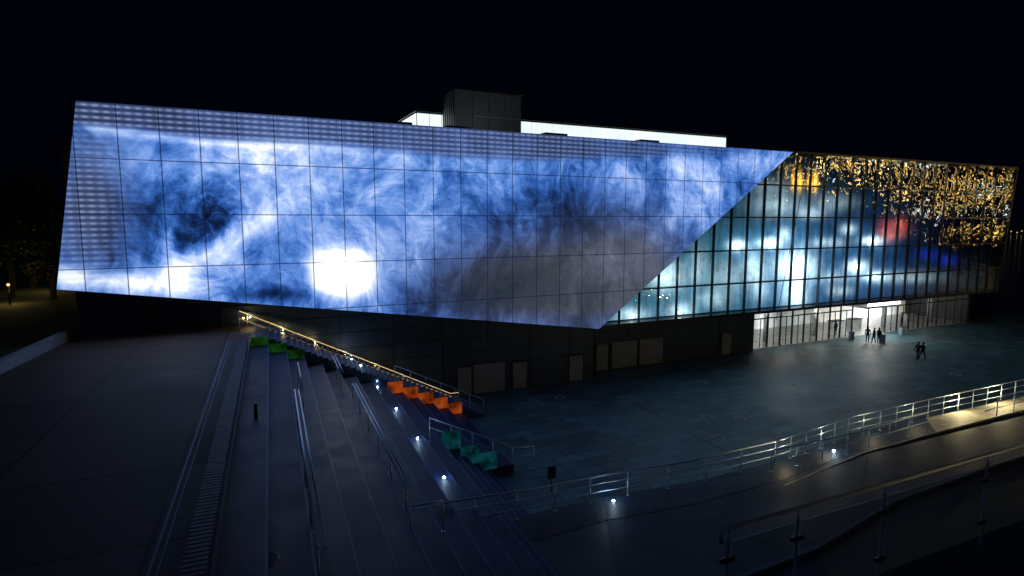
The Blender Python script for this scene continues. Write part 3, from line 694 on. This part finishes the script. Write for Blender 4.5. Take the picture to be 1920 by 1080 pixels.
for x,y,l_ in mh:
    p=at_z(x,y,.004); o=empty('manhole_cover',p,'round pale metal manhole cover, '+l_,'manhole cover'); 
    m=MB(); m.disc(p,.44,.008,24); m.build('rim',M['iron'],o); m=MB(); m.disc(p+Vector((0,0,.0085)),.24,.006,20); m.build('lid',M['darkmetal'],o)
p=at_z(493,1050,zC_(-.1)+.004); o=empty('manhole_cover',p,'large dark round cover on the seating step at the bottom left','manhole cover'); m=MB(); m.disc(p,.36,.01,28); m.build('rim',M['darkmetal'],o); m=MB(); m.disc(p+Vector((0,0,.011)),.3,.008,28); m.build('lid',M['hair'],o)
A=at_z(1195,760,.004); B=at_z(1370,850,.004); e_=(B-A).normalized().cross(Vector((0,0,1)))*.12
m=MB(); m.prism([A-e_,B-e_,B+e_,A+e_],[q_+Vector((0,0,.006)) for q_ in (A-e_,B-e_,B+e_,A+e_)]); tag(m.build('drain_channel',M['darkmetal']),'dark drain channel crossing the plaza paving diagonally','drain')
# ---------------------------------------------------------------- people
def person(p,rz,label,walk=0,h=1.75,arm=0):
    k_=h/1.75
    L=.16*walk
    V=[(0,0,.95,.13),(0,0,1.15,.125),(0,.01,1.36,.15),(0,.01,1.48,.06),(0,0,1.57,.075),(0,0,1.66,.095),(0,0,1.73,.05),
       (.18,0,1.40,.065),(.25,-.02+L*.6,1.14,.05),(.24,.08+L,.90,.04),(.24,.1+L,.82,.04),
       (-.18,0,1.40,.065),(-.25,-.02-L*.6,1.14,.05),(-.22,.08-L+arm*.2,.90+arm*.25,.04),(-.2,.1-L+arm*.25,.82+arm*.3,.04),
       (.10,0,.88,.095),(.11,.04-L,.50,.065),(.11,-L*1.9,.09,.045),(.12,.16-L*1.9,.04,.04),
       (-.10,0,.88,.095),(-.11,.04+L,.50,.065),(-.11,L*1.7,.09,.045),(-.12,.16+L*1.7,.04,.04)]
    E=[(0,1),(1,2),(2,3),(3,4),(4,5),(5,6),(2,7),(7,8),(8,9),(9,10),(2,11),(11,12),(12,13),(13,14),(0,15),(15,16),(16,17),(17,18),(0,19),(19,20),(20,21),(21,22)]
    me=D.meshes.new('body'); me.from_pydata([(x*k_,y*k_,z*k_) for x,y,z,_ in V],E,[]); me.materials.append(M['cloth'])
    o=D.objects.new('person',None); COL.objects.link(o); o.location=p; o.rotation_euler=(0,0,rz); ORG[o.name]=Vector((0,0,0)); tag(o,label,'person')
    b_=D.objects.new('body',me); COL.objects.link(b_); b_.parent=o
    b_.modifiers.new('skin','SKIN')
    for i,sv in enumerate(me.skin_vertices[0].data): sv.radius=(V[i][3]*k_,)*2; sv.use_root=(i==0)
    b_.modifiers.new('sub','SUBSURF').levels=1; b_.modifiers['sub'].render_levels=1
    m=MB(); m.ball((0,-.015*k_,1.69*k_),.098*k_,sc=(1,1.05,.9)); m.build('hair',M['hair'],o,True)
    return o
def g0(x,y): return at_z(x,y,.0)
person(g0(1626,642),2.9,'person in dark clothes, leftmost of three standing before the entrance',0,1.75)
person(g0(1638,644),.5,'person in dark clothes, middle of three standing before the entrance',.5,1.7,1)
person(g0(1647,645),-1.2,'person in dark clothes, rightmost of three standing before the entrance',0,1.78)
person(g0(1720,675),1.9,'left of the pair walking across the plaza in dark clothes',1,1.75)
person(g0(1729,675),1.8,'right of the pair walking across the plaza in dark clothes',-1,1.7)
person(FP(on_fac(1566,630,dS+1)[0],dS+1,.03),.3,'person standing inside the lobby left of the entrance',0,1.72)
person(FP(on_fac(1690,610,dS+1)[0],dS+1,.03),1.2,'person standing inside the lobby right of the entrance',0,1.7)
# ---------------------------------------------------------------- left background
bb=empty('brown_building',(-40,62,ZTR),'narrow dim red brown building behind the left end of the display wall','building')
xA=at_Y(116,300,60).x; zt=at_Y(116,268,60).z
m=MB(); m.box(xA,xA+14,60,72,ZTR,zt); m.build('wall',M['brownwall'],bb)
m=MB(); m.box(xA-.3,xA+14.3,59.7,72.3,zt,zt+.35); m.build('roof',M['darkmetal'],bb)
for zz in (9.5,13,16.5):
    m=MB(); m.box(xA+.3,xA+.9,59.93,59.99,zz,zz+1.6); m.build('window',M['darkmetal'],bb)
def make_tree(loc,seed,h,label):
    R=random.Random(seed); o=empty('tree',loc,label,'tree','trees at the left beyond the lawn'); loc=Vector(loc)
    m=MB(); th=h*.45; m.tube([loc,loc+Vector((.1,.1,th*.5)),loc+Vector((-.1,.2,th)),loc+Vector((0,0,h*.8))],.2,8,radii=[.26,.2,.15,.05])
    tips=[]
    for i in range(12):
        a=R.random()*6.28; z0=h*(.28+.45*R.random()); l=h*(.16+.16*R.random()); st=loc+Vector((0,0,z0)); en=st+Vector((math.cos(a)*l,math.sin(a)*l,l*.6)); m.tube([st,(st+en)/2+Vector((0,0,.2)),en],.06,5,radii=[.09,.06,.02]); tips+= [en,(st+en)/2]
    tips.append(loc+Vector((0,0,h*.85)))
    m.build('trunk',M['bark'],o)
    m=MB()
    for tp in tips:
        cr=h*(.07+.06*R.random())
        for _ in range(110):
            d=Vector((R.gauss(0,1),R.gauss(0,1),R.gauss(0,.75))).normalized()*cr*R.random()**.4*1.25
            c=tp+d; a=Vector((R.gauss(0,1),R.gauss(0,1),R.gauss(0,1))).normalized(); b=a.cross(Vector((R.gauss(0,1),R.gauss(0,1),R.gauss(0,1)))).normalized(); s_=.16+.12*R.random()
            m.face([c-a*s_,c+b*s_*.6,c+a*s_,c-b*s_*.6])
    m.build('crown',M['leaf'],o); return o
for i,(x,y,Y,h,l_) in enumerate(((20,540,50,10.5,'dark leafy tree at the far left edge behind the lawn'),(62,540,58,12,'tallest dark leafy tree in the left background'),(98,540,50,6.5,'small dark tree just left of the display wall'),(-30,540,44,12,'dark leafy tree cut by the left frame edge'),(5,540,75,12,'distant dark tree deep behind the lawn'),(85,540,80,11,'distant dark tree beside the brown building'))):
    p=at_Y(x,540,Y); make_tree((p.x,p.y,ZTR),i+3,h,l_)
def park_lamp(p,h,lab,e,head=.18,cat='street lamp',grp=None,m_='sodium',nolight=False):
    p=Vector(p); o=empty('street_lamp',p,lab,cat,grp)
    m=MB(); m.tube([p,p+Vector((0,0,h))],.06,8,radii=[.09,.05]); m.build('pole',M['darkmetal'],o)
    m=MB(); m.disc(p+Vector((0,0,h+head*1.4)),head*1.1,.08,14,head*.4); m.build('cap',M['darkmetal'],o)
    m=MB(); m.ball(p+Vector((0,0,h+head*.3)),head); m.build('lamp_globe',M[m_],o,True)
    if not nolight: plight(p+Vector((0,0,h-.3)),(1,.68,.28),e,.15,o)
M['sodlow']=emis('park_lamp_glow',(1,.65,.2),3)
p=at_Y(14,520,46); park_lamp((p.x,p.y,ZTR),1.6,'short warm park lamp among the trees at the far left',80,.1,m_='sodlow')
p=at_Y(92,515,55); park_lamp((p.x,p.y,ZTR),2.6,'warm park lamp beside the small tree left of the building',100,.12,m_='sodlow')
# ---------------------------------------------------------------- lamps over to the right (mirrored in the glass)
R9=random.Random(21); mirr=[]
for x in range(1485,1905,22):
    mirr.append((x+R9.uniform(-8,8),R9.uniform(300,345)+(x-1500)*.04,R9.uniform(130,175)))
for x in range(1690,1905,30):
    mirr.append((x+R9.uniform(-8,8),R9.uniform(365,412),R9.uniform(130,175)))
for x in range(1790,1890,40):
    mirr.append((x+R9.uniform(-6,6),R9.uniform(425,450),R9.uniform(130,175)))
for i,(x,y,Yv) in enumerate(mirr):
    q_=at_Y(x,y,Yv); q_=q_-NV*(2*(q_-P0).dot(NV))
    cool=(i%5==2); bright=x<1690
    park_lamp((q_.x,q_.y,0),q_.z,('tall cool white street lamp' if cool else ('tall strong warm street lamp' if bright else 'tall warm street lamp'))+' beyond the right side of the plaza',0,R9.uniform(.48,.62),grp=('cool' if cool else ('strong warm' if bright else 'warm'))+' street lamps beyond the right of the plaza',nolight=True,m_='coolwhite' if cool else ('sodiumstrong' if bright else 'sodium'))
for i,(x,y) in enumerate(((1888,437),(1896,434),(1907,436),(1916,433),(1882,441))):
    p=at_Y(x,y,590); o=empty('harbour_lamp',p,'tiny warm lamp on the far dark shore at the right','lamp','lamps on the far shore'); m=MB(); m.ball(p,.4); m.build('lamp',M['warm'],o,True)
    m=MB(); m.tube([Vector((p.x,p.y+1,-1)),Vector((p.x,p.y+1,p.z))],.15,6); m.build('pole',M['darkmetal'],o)
park_lamp((30,15,3),6,'warm street lamp beside the path right of the near balustrade',200,.2,m_='sodlow')
# ---------------------------------------------------------------- world + moon
w=D.worlds.new('World'); S.world=w; w.use_nodes=True; nt=w.node_tree; bg=nt.nodes['Background']
sk=nt.nodes.new('ShaderNodeTexSky'); sk.sky_type='NISHITA'; sk.sun_disc=False; sk.sun_elevation=math.radians(-7); sk.sun_rotation=math.radians(200)
mxn=nt.nodes.new('ShaderNodeMix'); mxn.data_type='RGBA'; mxn.blend_type='ADD'; mxn.inputs[0].default_value=1
nt.links.new(sk.outputs[0],mxn.inputs[6]); mxn.inputs[7].default_value=(.003,.012,.045,1)
nt.links.new(mxn.outputs[2],bg.inputs[0]); bg.inputs[1].default_value=.06
sl_=D.lights.new('added_fill_sun','SUN'); sl_.energy=.05; sl_.color=(.22,.5,1); sl_.angle=math.radians(.5); so=D.objects.new('added_fill_sun',sl_); COL.objects.link(so); so.rotation_euler=(math.radians(40),math.radians(-15),math.radians(-20))  # weak blue sun lamp added for a little ambient light
S.view_settings.view_transform='Standard'; S.view_settings.look='None'; S.view_settings.exposure=0
